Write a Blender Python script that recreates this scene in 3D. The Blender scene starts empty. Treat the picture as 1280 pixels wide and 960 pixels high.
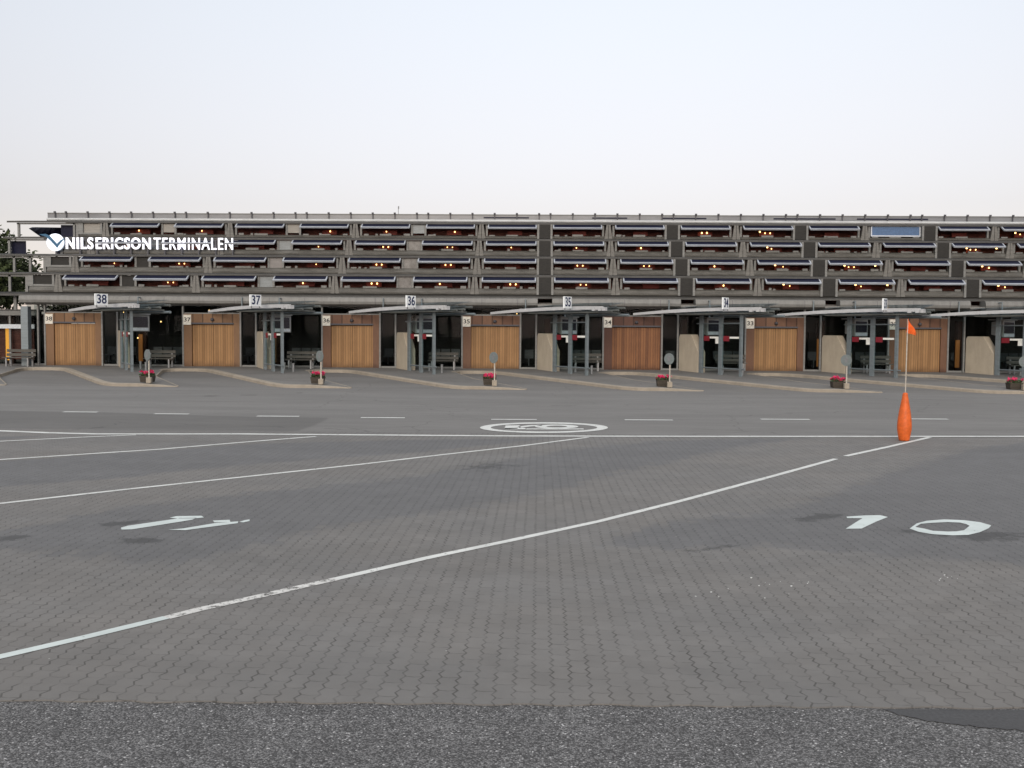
import bpy, math, random
from mathutils import Vector, Matrix
R = math.radians
random.seed(11)
SC = bpy.context.scene
COL = SC.collection

# ------------------------------------------------------------------ camera geometry (survey of the place from the photograph)
F, CAMH, YAW, ROLL, H0 = 1250.0, 2.2, R(1.5), 0.0070, 415.0
_p = math.atan((480 - H0) / F)
FWD = Vector((-math.sin(YAW) * math.cos(_p), math.cos(YAW) * math.cos(_p), -math.sin(_p)))
_r0 = Vector((math.cos(YAW), math.sin(YAW), 0)); _u0 = _r0.cross(FWD)
RGT = math.cos(ROLL) * _r0 + math.sin(ROLL) * _u0
UPV = RGT.cross(FWD)
CAM = Vector((0, 0, CAMH))
def on_ground(x, y, z=0.0):
    d = FWD + RGT * ((x - 640) / F) - UPV * ((y - 480) / F)
    return CAM + d * ((z - CAMH) / d.z)

# ------------------------------------------------------------------ materials
class NT:
    def __init__(s, name):
        s.m = bpy.data.materials.new(name); s.m.use_nodes = True
        s.t = s.m.node_tree; s.b = s.t.nodes['Principled BSDF']
    def n(s, typ, **kw):
        o = s.t.nodes.new(typ)
        for k, v in kw.items(): setattr(o, k, v)
        return o
    def l(s, a, b): s.t.links.new(a, b)
    def put(s, sock, v):
        if hasattr(v, 'is_linked') or isinstance(v, bpy.types.NodeSocket): s.l(v, sock)
        else: sock.default_value = v
    def m_(s, op, a, b=0.0, c=0.0):
        o = s.n('ShaderNodeMath', operation=op)
        s.put(o.inputs[0], a); s.put(o.inputs[1], b); s.put(o.inputs[2], c)
        return o.outputs[0]
    def rng(s, v, a, b, c=0.0, d=1.0):
        o = s.n('ShaderNodeMapRange'); o.interpolation_type = 'SMOOTHSTEP'
        s.put(o.inputs[0], v)
        for i, q in enumerate((a, b, c, d)): s.put(o.inputs[1 + i], q)
        return o.outputs[0]
    def coord(s, which='Object'): return s.n('ShaderNodeTexCoord').outputs[which]
    def noise(s, sc, det=4, rough=.55, vec=None, dim='3D', scale_vec=None):
        o = s.n('ShaderNodeTexNoise'); o.inputs['Scale'].default_value = sc
        o.inputs['Detail'].default_value = det; o.inputs['Roughness'].default_value = rough
        v = vec if vec is not None else s.coord()
        if scale_vec:
            mp = s.n('ShaderNodeMapping'); mp.inputs['Scale'].default_value = scale_vec; s.l(v, mp.inputs[0]); v = mp.outputs[0]
        s.l(v, o.inputs['Vector']); return o.outputs['Fac']
    def mix(s, f, a, b, mode='MIX'):
        o = s.n('ShaderNodeMix', data_type='RGBA', blend_type=mode)
        s.put(o.inputs[0], f)
        for sk, v in ((o.inputs[6], a), (o.inputs[7], b)):
            if isinstance(v, tuple): sk.default_value = (*v, 1)
            else: s.l(v, sk)
        return o.outputs[2]
    def bump(s, h, st, d=.01):
        o = s.n('ShaderNodeBump'); o.inputs['Strength'].default_value = st; o.inputs['Distance'].default_value = d
        s.l(h, o.inputs['Height']); s.l(o.outputs[0], s.b.inputs['Normal'])
    def base(s, c, rough=.6, metal=0.0, spec=.5):
        if isinstance(c, tuple): s.b.inputs['Base Color'].default_value = (*c, 1)
        else: s.l(c, s.b.inputs['Base Color'])
        s.put(s.b.inputs['Roughness'], rough); s.b.inputs['Metallic'].default_value = metal
        s.b.inputs['Specular IOR Level'].default_value = spec

def weathered(name, c, var=.25, rough=.6, metal=0.0, spec=.4, sc=2.0, streak=(1, 1, 6), dirt=None):
    t = NT(name)
    a = t.noise(sc, 5, .6, scale_vec=streak); b = t.noise(sc * 9, 4, .6)
    f = t.m_('ADD', t.m_('MULTIPLY', a, .65), t.m_('MULTIPLY', b, .35))
    f = t.rng(f, .3, .7)
    lo = tuple(x * (1 - var) for x in c) if dirt is None else dirt
    hi = tuple(min(1, x * (1 + var)) for x in c)
    t.base(t.mix(f, lo, hi), rough, metal, spec)
    return t.m
def plain(name, c, rough=.5, metal=0.0, spec=.5):
    t = NT(name); f = t.noise(14, 3)
    t.base(t.mix(t.rng(f, .35, .65), tuple(x * .88 for x in c), tuple(min(1, x * 1.1) for x in c)), rough, metal, spec)
    return t.m
def emit(name, c, st):
    t = NT(name); t.base(tuple(min(1, x) for x in c), .5)
    t.b.inputs['Emission Color'].default_value = (*c, 1); t.b.inputs['Emission Strength'].default_value = st
    return t.m
def glass(name, tint, refl, rough=.03, rcol=(.8, .85, .9)):
    m = bpy.data.materials.new(name); m.use_nodes = True; t = m.node_tree; t.nodes.clear()
    o = t.nodes.new('ShaderNodeOutputMaterial'); mx = t.nodes.new('ShaderNodeMixShader')
    tr = t.nodes.new('ShaderNodeBsdfTransparent'); tr.inputs[0].default_value = (*tint, 1)
    g = t.nodes.new('ShaderNodeBsdfGlossy'); g.inputs['Color'].default_value = (*rcol, 1); g.inputs['Roughness'].default_value = rough
    n = t.nodes.new('ShaderNodeTexNoise'); n.inputs['Scale'].default_value = .8
    mr = t.nodes.new('ShaderNodeMapRange'); mr.inputs[3].default_value = refl * .6; mr.inputs[4].default_value = refl * 1.4
    tc = t.nodes.new('ShaderNodeTexCoord')
    t.links.new(tc.outputs['Object'], n.inputs['Vector']); t.links.new(n.outputs['Fac'], mr.inputs[0])
    t.links.new(mr.outputs[0], mx.inputs[0]); t.links.new(tr.outputs[0], mx.inputs[1]); t.links.new(g.outputs[0], mx.inputs[2])
    t.links.new(mx.outputs[0], o.inputs[0]); return m

def paver_mat():
    t = NT('concrete_pavers')
    sep = t.n('ShaderNodeSeparateXYZ'); t.l(t.coord(), sep.inputs[0]); x, y = sep.outputs[0], sep.outputs[1]
    A, B = .118, .236                                   # interlocking zigzag blocks, long side away from the camera
    wob = t.m_('MULTIPLY', t.m_('SUBTRACT', t.noise(1.1, 2), .5), .22)
    yy = t.m_('ADD', t.m_('DIVIDE', y, B), wob)
    zig = t.m_('MULTIPLY', t.m_('PINGPONG', t.m_('MULTIPLY', yy, 4.0), 1.0), .24)
    u = t.m_('ADD', t.m_('ADD', t.m_('DIVIDE', x, A), zig), wob)
    r = t.m_('FLOOR', u); fu = t.m_('FRACT', u)
    v = t.m_('ADD', t.m_('ADD', yy, t.m_('MULTIPLY', t.m_('FLOORED_MODULO', r, 2.0), .5)), t.m_('MULTIPLY', t.m_('PINGPONG', t.m_('MULTIPLY', fu, 2.0), 1.0), .05))
    fv = t.m_('FRACT', v)
    du = t.m_('MULTIPLY', t.m_('MINIMUM', fu, t.m_('SUBTRACT', 1.0, fu)), A)
    dv = t.m_('MULTIPLY', t.m_('MINIMUM', fv, t.m_('SUBTRACT', 1.0, fv)), B)
    wn = t.noise(3.3, 3)
    wid = t.m_('ADD', .0045, t.m_('MULTIPLY', wn, .009))
    ju = t.m_('SUBTRACT', 1.0, t.rng(du, t.m_('MULTIPLY', wid, .45), wid))
    jv = t.m_('MULTIPLY', t.m_('SUBTRACT', 1.0, t.rng(dv, .0012, t.m_('MULTIPLY', wid, .72))), 1.0)
    j = t.m_('MAXIMUM', ju, jv)
    j = t.m_('MULTIPLY', j, t.m_('MULTIPLY', t.rng(t.noise(2.2, 4), .28, .62, .40, 1.0), t.rng(t.noise(11, 3), .36, .58, .30, 1.0)))
    wnz = t.n('ShaderNodeTexWhiteNoise', noise_dimensions='2D'); cb = t.n('ShaderNodeCombineXYZ')
    t.l(t.m_('FLOOR', v), cb.inputs[0]); t.l(r, cb.inputs[1]); t.l(cb.outputs[0], wnz.inputs['Vector'])
    big = t.noise(.22, 5, .6); fine = t.noise(160, 3, .7); med = t.noise(2.6, 5, .65)
    val = t.m_('ADD', t.m_('ADD', .865, t.m_('MULTIPLY', wnz.outputs['Value'], .085)), t.m_('ADD', t.m_('MULTIPLY', big, .12), t.m_('MULTIPLY', fine, .14)))
    val = t.m_('MULTIPLY', val, t.rng(med, .2, .8, .9, 1.06))
    trk = t.noise(.9, 4, .6, scale_vec=(.12, 1.0, 1)); val = t.m_('MULTIPLY', val, t.rng(trk, .30, .72, .93, 1.05))
    at = t.n('ShaderNodeAttribute', attribute_name='stain')
    edge = t.m_('ADD', t.m_('ADD', at.outputs['Fac'], t.m_('MULTIPLY', t.m_('SUBTRACT', t.noise(1.1, 7, .75), .5), .75)), t.m_('MULTIPLY', t.m_('SUBTRACT', wnz.outputs['Value'], .5), .35))
    st = t.rng(edge, .25, .75)
    at2 = t.n('ShaderNodeAttribute', attribute_name='oil')
    oil = t.rng(t.m_('ADD', at2.outputs['Fac'], t.m_('MULTIPLY', t.m_('SUBTRACT', t.noise(4.5, 7, .8), .5), 1.9)), .45, .9)
    val = t.m_('MULTIPLY', val, t.rng(st, 0.0, 1.0, 1.0, .75))
    val = t.m_('MULTIPLY', val, t.rng(oil, 0.0, 1.0, 1.0, .50))
    hue = t.mix(t.rng(t.noise(.5, 4, .6), .3, .7), (.152, .150, .147), (.160, .154, .147))
    hue = t.mix(st, hue, (.147, .147, .149))
    c = t.mix(1.0, hue, (1, 1, 1), 'MULTIPLY')
    cc = t.n('ShaderNodeCombineColor'); [t.l(val, cc.inputs[i]) for i in range(3)]
    c = t.mix(1.0, hue, cc.outputs[0], 'MULTIPLY')
    c = t.mix(t.m_('MULTIPLY', j, .66), c, (.035, .033, .03))
    spk = t.n('ShaderNodeTexVoronoi'); spk.inputs['Scale'].default_value = 2.2; t.l(t.coord(), spk.inputs['Vector'])
    sp = t.m_('SUBTRACT', 1.0, t.rng(spk.outputs['Distance'], .012, .022))
    c = t.mix(t.m_('MULTIPLY', sp, .5), c, (.6, .6, .58))
    t.base(c, t.m_('SUBTRACT', .85, t.m_('MULTIPLY', st, .18)), 0, .3)
    h = t.m_('ADD', t.m_('MULTIPLY', t.m_('SUBTRACT', 1.0, j), 1.0), t.m_('ADD', t.m_('MULTIPLY', fine, .12), t.m_('MULTIPLY', wnz.outputs['Value'], .12)))
    t.bump(h, .35, .006)
    return t.m

def coarse_asphalt():
    t = NT('coarse_asphalt')
    v = t.n('ShaderNodeTexVoronoi'); v.inputs['Scale'].default_value = 95; t.l(t.coord(), v.inputs['Vector'])
    s = t.n('ShaderNodeSeparateColor'); t.l(v.outputs['Color'], s.inputs[0])
    a = t.rng(s.outputs[0], .2, .95, .060, .195)
    white = t.rng(s.outputs[1], .92, .98, 0, .32)
    clump = t.rng(t.noise(2.5, 4, .6), .3, .7, .88, 1.12)
    val = t.m_('ADD', t.m_('MULTIPLY', a, clump), t.m_('MULTIPLY', white, t.rng(t.noise(30, 2), .40, .55)))
    val = t.m_('MULTIPLY', val, t.rng(v.outputs['Distance'], .25, .75, 1.15, .6))
    cc = t.n('ShaderNodeCombineColor'); t.l(val, cc.inputs[0]); t.l(t.m_('MULTIPLY', val, 1.0), cc.inputs[1]); t.l(t.m_('MULTIPLY', val, 1.01), cc.inputs[2])
    t.base(cc.outputs[0], .75, 0, .35)
    t.bump(t.m_('SUBTRACT', 1.0, v.outputs['Distance']), .8, .008)
    return t.m
def road_asphalt(name, base, attr=True, patchy=1.0):
    t = NT(name)
    f = t.noise(45, 4, .75); m = t.noise(.35, 6, .62, scale_vec=(.35, 1.3, 1)); g = t.noise(3.0, 5, .65, scale_vec=(.25, 1, 1))
    val = t.m_('MULTIPLY', t.rng(f, .25, .75, .78, 1.22), t.rng(m, .3, .7, 1 - .10 * patchy, 1 + .10 * patchy))
    val = t.m_('MULTIPLY', val, t.rng(g, .3, .7, .94, 1.06))
    if attr:
        at = t.n('ShaderNodeAttribute', attribute_name='stain')
        e = t.rng(t.m_('ADD', at.outputs['Fac'], t.m_('MULTIPLY', t.m_('SUBTRACT', t.noise(1.2, 5, .7), .5), .35)), .3, .7)
        val = t.m_('MULTIPLY', val, t.rng(e, 0.0, 1.0, 1.0, .74))
        at2 = t.n('ShaderNodeAttribute', attribute_name='oil')
        oil = t.rng(t.m_('ADD', at2.outputs['Fac'], t.m_('MULTIPLY', t.m_('SUBTRACT', t.noise(2.5, 6, .75), .5), .8)), .45, .85)
        val = t.m_('MULTIPLY', val, t.rng(oil, 0.0, 1.0, 1.0, .55))
    cr = t.n('ShaderNodeTexVoronoi', feature='DISTANCE_TO_EDGE'); cr.inputs['Scale'].default_value = .16
    wv = t.n('ShaderNodeVectorMath', operation='ADD'); nz = t.n('ShaderNodeTexNoise'); nz.inputs['Scale'].default_value = .8; t.l(t.coord(), nz.inputs['Vector'])
    t.l(t.coord(), wv.inputs[0]); t.l(nz.outputs['Color'], wv.inputs[1]); t.l(wv.outputs[0], cr.inputs['Vector'])
    ck = t.m_('SUBTRACT', 1.0, t.rng(cr.outputs['Distance'], .001, .004))
    val = t.m_('MULTIPLY', val, t.rng(ck, 0, 1, 1.0, .75))
    cc = t.n('ShaderNodeCombineColor'); [t.l(t.m_('MULTIPLY', val, base[i]), cc.inputs[i]) for i in range(3)]
    t.base(cc.outputs[0], .8, 0, .3); t.bump(f, .25, .006)
    return t.m
def paint_mat(name, c, wear=.35):
    t = NT(name); m = t.m
    n = t.noise(26, 5, .7); n2 = t.noise(2.5, 4, .6); n3 = t.noise(7, 5, .7)
    t.base(t.mix(t.rng(n2, .3, .7), tuple(x * .85 for x in c), c), .7, 0, .3)
    hole = t.rng(t.m_('ADD', t.m_('MULTIPLY', n, .5), t.m_('MULTIPLY', n3, .5)), wear - .05, wear + .05)
    t.l(hole, t.b.inputs['Alpha'])
    return m
def wood_mat(name, c, dark, board=.12, sc=1.0):
    t = NT(name)
    sep = t.n('ShaderNodeSeparateXYZ'); t.l(t.coord(), sep.inputs[0])
    bx = t.m_('DIVIDE', sep.outputs[0], board); fb = t.m_('FRACT', bx); ib = t.m_('FLOOR', bx)
    wn = t.n('ShaderNodeTexWhiteNoise', noise_dimensions='1D'); t.l(ib, wn.inputs['W'])
    gr = t.noise(6, 5, .6, scale_vec=(9, 9, .6)); bl = t.noise(1.3, 4, .6, scale_vec=(1, 1, .5))
    f = t.m_('ADD', t.m_('MULTIPLY', gr, .45), t.m_('ADD', t.m_('MULTIPLY', wn.outputs['Value'], .25), t.m_('MULTIPLY', bl, .4)))
    cl = t.mix(t.rng(f, .3, .85), dark, c)
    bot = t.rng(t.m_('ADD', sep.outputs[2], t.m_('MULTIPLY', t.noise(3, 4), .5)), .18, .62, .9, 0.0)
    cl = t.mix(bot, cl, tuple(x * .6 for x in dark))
    gap = t.m_('MINIMUM', fb, t.m_('SUBTRACT', 1.0, fb))
    cl = t.mix(t.rng(gap, .03, .09, .75, 0.0), cl, tuple(x * .25 for x in dark))
    t.base(cl, .6, 0, .3); t.bump(t.rng(gap, .0, .1), .4, .01)
    return t.m
def concrete_mat(name, c, var=.2):
    t = NT(name)
    a = t.noise(1.6, 6, .65); b = t.noise(30, 4, .7); d = t.noise(4, 5, .6, scale_vec=(1, 1, .35))
    f = t.m_('ADD', t.m_('MULTIPLY', a, .4), t.m_('ADD', t.m_('MULTIPLY', b, .25), t.m_('MULTIPLY', d, .35)))
    t.base(t.mix(t.rng(f, .3, .7), tuple(x * (1 - var) for x in c), tuple(x * (1 + var) for x in c)), .85, 0, .25)
    t.bump(b, .3, .01); return t.m

M = dict(
    paver=paver_mat(), coarse=coarse_asphalt(),
    road=road_asphalt('road_asphalt', (.158, .155, .150)), apron=road_asphalt('apron_asphalt', (.143, .140, .135), False),
    patch=road_asphalt('patch_asphalt', (.062, .063, .066), False),
    platform=road_asphalt('platform_paving', (.148, .144, .137), False, 1.3),
    kerb=concrete_mat('kerb_stone', (0.286, 0.253, 0.207), .18),
    white=paint_mat('road_paint', (0.63, 0.648, 0.63), .395), bluewhite=paint_mat('fresh_paint', (.58, .645, .635), .365), worn=paint_mat('worn_paint', (.62, .62, .60), .455),
    beam=weathered('weathered_beam', (.053, .053, .051), .35, .6, streak=(.6, 4, 4)),
    sill=weathered('weathered_sill', (.092, .090, .082), .35, .55, streak=(.8, 5, 5)),
    mull=weathered('grey_mullion', (0.158, 0.162, 0.158), .2, .5),
    fascia=weathered('fascia_sheet', (0.158, 0.158, 0.151), .15, .5, streak=(3, .5, 1)),
    rail=weathered('pale_rail', (0.4, 0.432, 0.48), .15, .4, .3),
    navy=plain('navy_glass', (.007, .009, .026), .4, 0, .12),
    skypane=plain('sky_reflection_blue', (.06, .115, .22), .25, 0, .4),  # blue: high sky mirrored in the closed pane, painted as its colour
    beige=weathered('pale_sky_reflection', (0.232, 0.221, 0.199), .12, .5), bluegrey=weathered('bluegrey_sky_reflection', (0.165, 0.188, 0.199), .2, .4),  # sky mirrored in glass panes, put into the base colour
    greyrefl=weathered('grey_sky_reflection', (0.163, 0.156, 0.153), .15, .45), mottled=weathered('mottled_reflection', (0.08, 0.08, 0.0784), .7, .3, sc=3.5, streak=(1, 1, 1)),  # grey and mottling: sky and tree reflections painted onto the panes
    slot=weathered('dark_mesh', (.014, .0135, .012), .5, .7, sc=6),
    dark=plain('dark_interior', (.12, .115, .11), .8, 0, .1), deep=plain('deep_interior', (.03, .03, .028), .8, 0, .1), redbrown=weathered('redbrown_interior', (.17, .055, .042), .45, .7),
    redlit=plain('red_fixture', (.22, .03, .018), .6),
    shaft=weathered('grey_support', (0.13, 0.127, 0.118), .25, .6),
    parapet=weathered('parapet_glass', (0.17, 0.178, 0.191), .18, .35, streak=(.3, 1, 1)), gutter=weathered('pale_gutter', (.42, .44, .45), .15, .4),
    bracket=plain('dark_bracket', (.05, .05, .06), .6),
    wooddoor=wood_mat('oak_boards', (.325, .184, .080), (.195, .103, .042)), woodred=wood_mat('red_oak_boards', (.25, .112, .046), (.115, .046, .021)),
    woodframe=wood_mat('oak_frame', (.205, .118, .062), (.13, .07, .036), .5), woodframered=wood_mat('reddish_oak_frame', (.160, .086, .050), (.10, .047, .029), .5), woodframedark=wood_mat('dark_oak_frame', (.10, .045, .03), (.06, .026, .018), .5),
    teal=weathered('bluegrey_steel', (0.161, 0.191, 0.206), .15, .45, .2), steel=weathered('galvanised', (0.21, 0.217, 0.224), .15, .45, .4),
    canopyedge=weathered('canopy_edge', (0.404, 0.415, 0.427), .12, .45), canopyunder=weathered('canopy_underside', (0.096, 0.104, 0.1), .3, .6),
    canopytop=glass('canopy_glass', (.55, .66, .74), .35, .1),
    fin=concrete_mat('fin_concrete', (0.393, 0.347, 0.275), .13),
    shopglass=glass('shop_glass', (.74, .77, .77), .003, .02), shelterglass=glass('shelter_glass', (.82, .87, .87), .006, .02),
    black=plain('black_paint', (.012, .012, .016), .6, 0, .2), navyink=plain('navy_ink', (.012, .02, .07), .6, 0, .2), boardwhite=plain('board_white', (0.702, 0.738, 0.756), .5), cream=plain('plate_cream', (0.561, 0.535, 0.468), .5),
    red=plain('red_film', (.19, .012, .022), .5), stickerwhite=plain('white_film', (.75, .76, .72), .5),
    housing=weathered('monitor_housing', (0.247, 0.251, 0.247), .1, .5), screen=plain('dead_screen', (.012, .012, .022), .2), stripw=plain('pale_strip', (.5, .54, .58), .4),
    bench=weathered('bench_slats', (0.0723, 0.068, 0.0595), .25, .7), orange=plain('orange_plastic', (0.581, 0.11, 0.0194), .5, 0, .3), flag=plain('orange_cloth', (0.72, 0.122, 0.0225), .8, 0, .2),
    pole=plain('pale_pole', (.40, .37, .32), .5), planter=weathered('planter_box', (0.0467, 0.0382, 0.0289), .35, .8), petal=plain('red_petals', (.58, .015, .10), .6), leafp=plain('planter_leaves', (.035, .06, .02), .7),
    soil=plain('soil', (.03, .022, .015), .9),
    leaf=plain('tree_leaves', (.045, .06, .022), .7, 0, .2), leafd=plain('tree_leaves_dark', (.024, .033, .014), .7, 0, .2), bark=concrete_mat('bark', (.07, .055, .04), .3),
    bulb=emit('lamp_bulb', (1.0, .58, .20), 2.6), glow=emit('amber_lamp', (.62, .24, .06), .10), glowdim=emit('dim_amber_lamp', (.35, .17, .07), .05), yellow=emit('yellow_lamp', (1.0, .42, .05), .42),
    letter=emit('sign_white', (.88, .89, .96), .42), emblem=emit('emblem_white', (.78, .87, 1.0), .30), wing=emit('emblem_blue', (.008, .075, .15), .10),
    signback=weathered('sign_back', (0.173, 0.201, 0.201), .12, .45, .3),
)

# ------------------------------------------------------------------ mesh builder
class MB:
    def __init__(s): s.v = []; s.f = []; s.smooth = set(); s.g = []
    def add(s, vs, fs, smooth=False):
        o = len(s.v); s.g.append((o, len(s.f))); s.v += [Vector(v) for v in vs]
        for f in fs:
            if smooth: s.smooth.add(len(s.f))
            s.f.append([i + o for i in f])
        return s
    def box(s, x0, x1, y0, y1, z0, z1, mat=None):
        v = [Vector((x, y, z)) for z in (z0, z1) for y in (y0, y1) for x in (x0, x1)]
        if mat is not None: v = [mat @ p for p in v]
        return s.add(v, [(0, 2, 3, 1), (4, 5, 7, 6), (0, 1, 5, 4), (2, 6, 7, 3), (0, 4, 6, 2), (1, 3, 7, 5)])
    def tube(s, a, b, r, r2=None, n=8, cap=True):
        a, b = Vector(a), Vector(b); r2 = r if r2 is None else r2
        d = (b - a).normalized(); p = d.orthogonal().normalized(); q = d.cross(p)
        vs = [c + (p * math.cos(2 * math.pi * i / n) + q * math.sin(2 * math.pi * i / n)) * rr for c, rr in ((a, r), (b, r2)) for i in range(n)]
        s.add(vs, [(i, (i + 1) % n, n + (i + 1) % n, n + i) for i in range(n)], True)
        if cap: s.add(vs, [tuple(range(n - 1, -1, -1)), tuple(range(n, 2 * n))])
        return s
    def lathe(s, c, prof, n=20):
        c = Vector(c); vs = [c + Vector((r * math.cos(2 * math.pi * i / n), r * math.sin(2 * math.pi * i / n), z)) for r, z in prof for i in range(n)]
        fs = [(k * n + i, k * n + (i + 1) % n, (k + 1) * n + (i + 1) % n, (k + 1) * n + i) for k in range(len(prof) - 1) for i in range(n)]
        return s.add(vs, fs, True)
    def prism(s, pts, d):
        d = Vector(d); n = len(pts); a = [Vector(p) for p in pts]; b = [p + d for p in a]
        return s.add(a + b, [tuple(range(n - 1, -1, -1)), tuple(range(n, 2 * n))] + [(i, (i + 1) % n, n + (i + 1) % n, n + i) for i in range(n)])
    def poly(s, pts): return s.add(pts, [tuple(range(len(pts)))])
    def build(s, name, m, parent=None, origin=None, bevel=0.0):
        o0 = Vector(origin) if origin is not None else Vector((0, 0, 0))
        if parent is not None and origin is None: o0 = wloc(parent)
        me = bpy.data.meshes.new(name); me.from_pydata([v - o0 for v in s.v], [], s.f)
        me.materials.append(M[m] if isinstance(m, str) else m)
        for i in s.smooth: me.polygons[i].use_smooth = True
        me.validate(); me.update()
        o = bpy.data.objects.new(name, me); COL.objects.link(o)
        if parent is not None:
            o.parent = parent; o.location = o0 - wloc(parent)
        else: o.location = o0
        if bevel:
            b = o.modifiers.new('bevel', 'BEVEL'); b.width = bevel; b.segments = 2; b.limit_method = 'ANGLE'
        return o
def build_each(mb, name, m, parent, per=1):        # every piece an object of its own
    res = []; g = mb.g[::per] + [(len(mb.v), len(mb.f))]
    for (v0, f0), (v1, f1) in zip(g, g[1:]):
        p = MB(); p.v = mb.v[v0:v1]; p.f = [[i - v0 for i in f] for f in mb.f[f0:f1]]; p.smooth = {i - f0 for i in mb.smooth if f0 <= i < f1}
        res.append(p.build(name, m, parent))
    return res
def wloc(o):
    l = Vector(o.location)
    while o.parent: o = o.parent; l += Vector(o.location)
    return l
def empty(name, loc):
    o = bpy.data.objects.new(name, None); COL.objects.link(o); o.location = loc; o.empty_display_size = .3; return o
def tag(o, label, cat, group=None):
    o['label'] = label; o['category'] = cat
    if group: o['group'] = group
    return o
def structure(o): o['kind'] = 'structure'; return o
def copy_tree(o, parent=None):
    c = o.copy(); COL.objects.link(c)
    if parent is not None: c.parent = parent
    for ch in list(o.children): copy_tree(ch, c)
    return c
def text_mesh(body, size, extrude=.01, offset=0.0, sx=1.0, rot=None, loc=(0, 0, 0), align='CENTER'):
    cu = bpy.data.curves.new('t', 'FONT'); cu.body = body; cu.size = size; cu.extrude = extrude; cu.offset = offset
    cu.align_x = align; cu.space_character = 1.16 if align == 'LEFT' else 1.0; cu.align_y = 'CENTER' if align == 'CENTER' else 'BOTTOM_BASELINE'
    o = bpy.data.objects.new('t', cu); COL.objects.link(o)
    bpy.context.view_layer.update()
    me = bpy.data.meshes.new_from_object(o.evaluated_get(bpy.context.evaluated_depsgraph_get()))
    bpy.data.objects.remove(o); bpy.data.curves.remove(cu)
    mb = MB(); mt = Matrix.Translation(loc) @ (rot if rot is not None else Matrix.Identity(4)) @ Matrix.Diagonal((sx, 1, 1, 1))
    mb.add([mt @ v.co for v in me.vertices], [tuple(p.vertices) for p in me.polygons]); bpy.data.meshes.remove(me)
    return mb
UPRIGHT = Matrix.Rotation(math.pi / 2, 4, 'X')

# ------------------------------------------------------------------ ground
def road_z(Y):
    if Y < 25: return 0.0
    if Y < 39.6: return -.09 * (Y - 25) / 14.6
    return -.09 + .0335 * (min(Y, 49.6) - 39.6)
def plat_z(Y): return .04 + .0335 * (Y - 40)
def seg_d(p, a, b):
    ax, ay = a; bx, by = b; dx, dy = bx - ax, by - ay
    t = max(0, min(1, ((p[0] - ax) * dx + (p[1] - ay) * dy) / (dx * dx + dy * dy + 1e-9)))
    return math.hypot(p[0] - ax - t * dx, p[1] - ay - t * dy)
def poly_mask(p, pg, soft):
    ins = False; d = 1e9; n = len(pg)
    for i in range(n):
        a, b = pg[i], pg[(i + 1) % n]; d = min(d, seg_d(p, a, b))
        if (a[1] > p[1]) != (b[1] > p[1]) and p[0] < (b[0] - a[0]) * (p[1] - a[1]) / (b[1] - a[1]) + a[0]: ins = not ins
    return max(0, min(1, .5 + (d if ins else -d) / soft))
def gp(pts): return [tuple(on_ground(*p)[:2]) for p in pts]
STAIN = [(gp([(-400, 660), (0, 664), (150, 637), (320, 616), (500, 599), (640, 575), (720, 561), (830, 551), (1010, 547.5), (960, 554), (920, 560), (790, 587), (640, 625), (400, 662), (280, 690), (210, 704), (150, 702), (75, 690), (0, 683), (-400, 690)]), .9),
         (gp([(1700, 553), (1280, 554), (1220, 560), (1160, 577), (1072, 605), (1022, 625), (960, 640), (855, 650), (780, 668), (760, 682), (840, 687), (960, 682), (1120, 695), (1280, 705), (1700, 730)]), .8),
         (gp([(-400, 580), (0, 577), (160, 566), (320, 555), (470, 551), (600, 549), (690, 548), (640, 553), (530, 565), (320, 580), (240, 587), (160, 597), (0, 609), (-400, 625)]), .5),
         (gp([(-300, 548), (0, 546), (60, 545), (0, 550)]), .4)]
OIL = [(gp([(140, 672), (185, 670), (225, 674), (190, 681), (150, 681)]), .35), (gp([(-20, 672), (30, 668), (45, 671), (10, 679), (-20, 680)]), .3), (gp([(835, 688), (870, 685), (935, 679), (925, 684), (870, 692)]), .3), (gp([(1080, 661), (1260, 664), (1320, 672), (1230, 680), (1130, 668)]), .6),
       (gp([(1010, 642), (1060, 641), (1060, 648), (1000, 655), (980, 650)]), .4), (gp([(560, 583), (620, 576), (660, 582), (600, 592)]), 1.6), (gp([(660, 594), (690, 593), (685, 597)]), .25), (gp([(110, 655), (190, 648), (200, 652), (130, 661)]), .3)]
RSTAIN = [(gp([(-400, 512), (0, 513), (122, 515), (250, 519), (320, 521), (412, 522), (395, 531), (370, 539), (250, 546), (100, 541), (0, 538), (-400, 537)]), .5),
          (gp([(80, 536), (110, 535), (120, 539), (90, 540)]), .3)]
ROIL = [(gp([(75, 537), (100, 535.5), (118, 538), (90, 540)]), .35), (gp([(250, 492), (276, 492), (276, 494), (250, 494)]), .8), (gp([(298, 491), (325, 491), (325, 492.5), (298, 492.5)]), .8), (gp([(366, 488), (380, 488), (380, 489.5), (366, 489.5)]), .6)]
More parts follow.
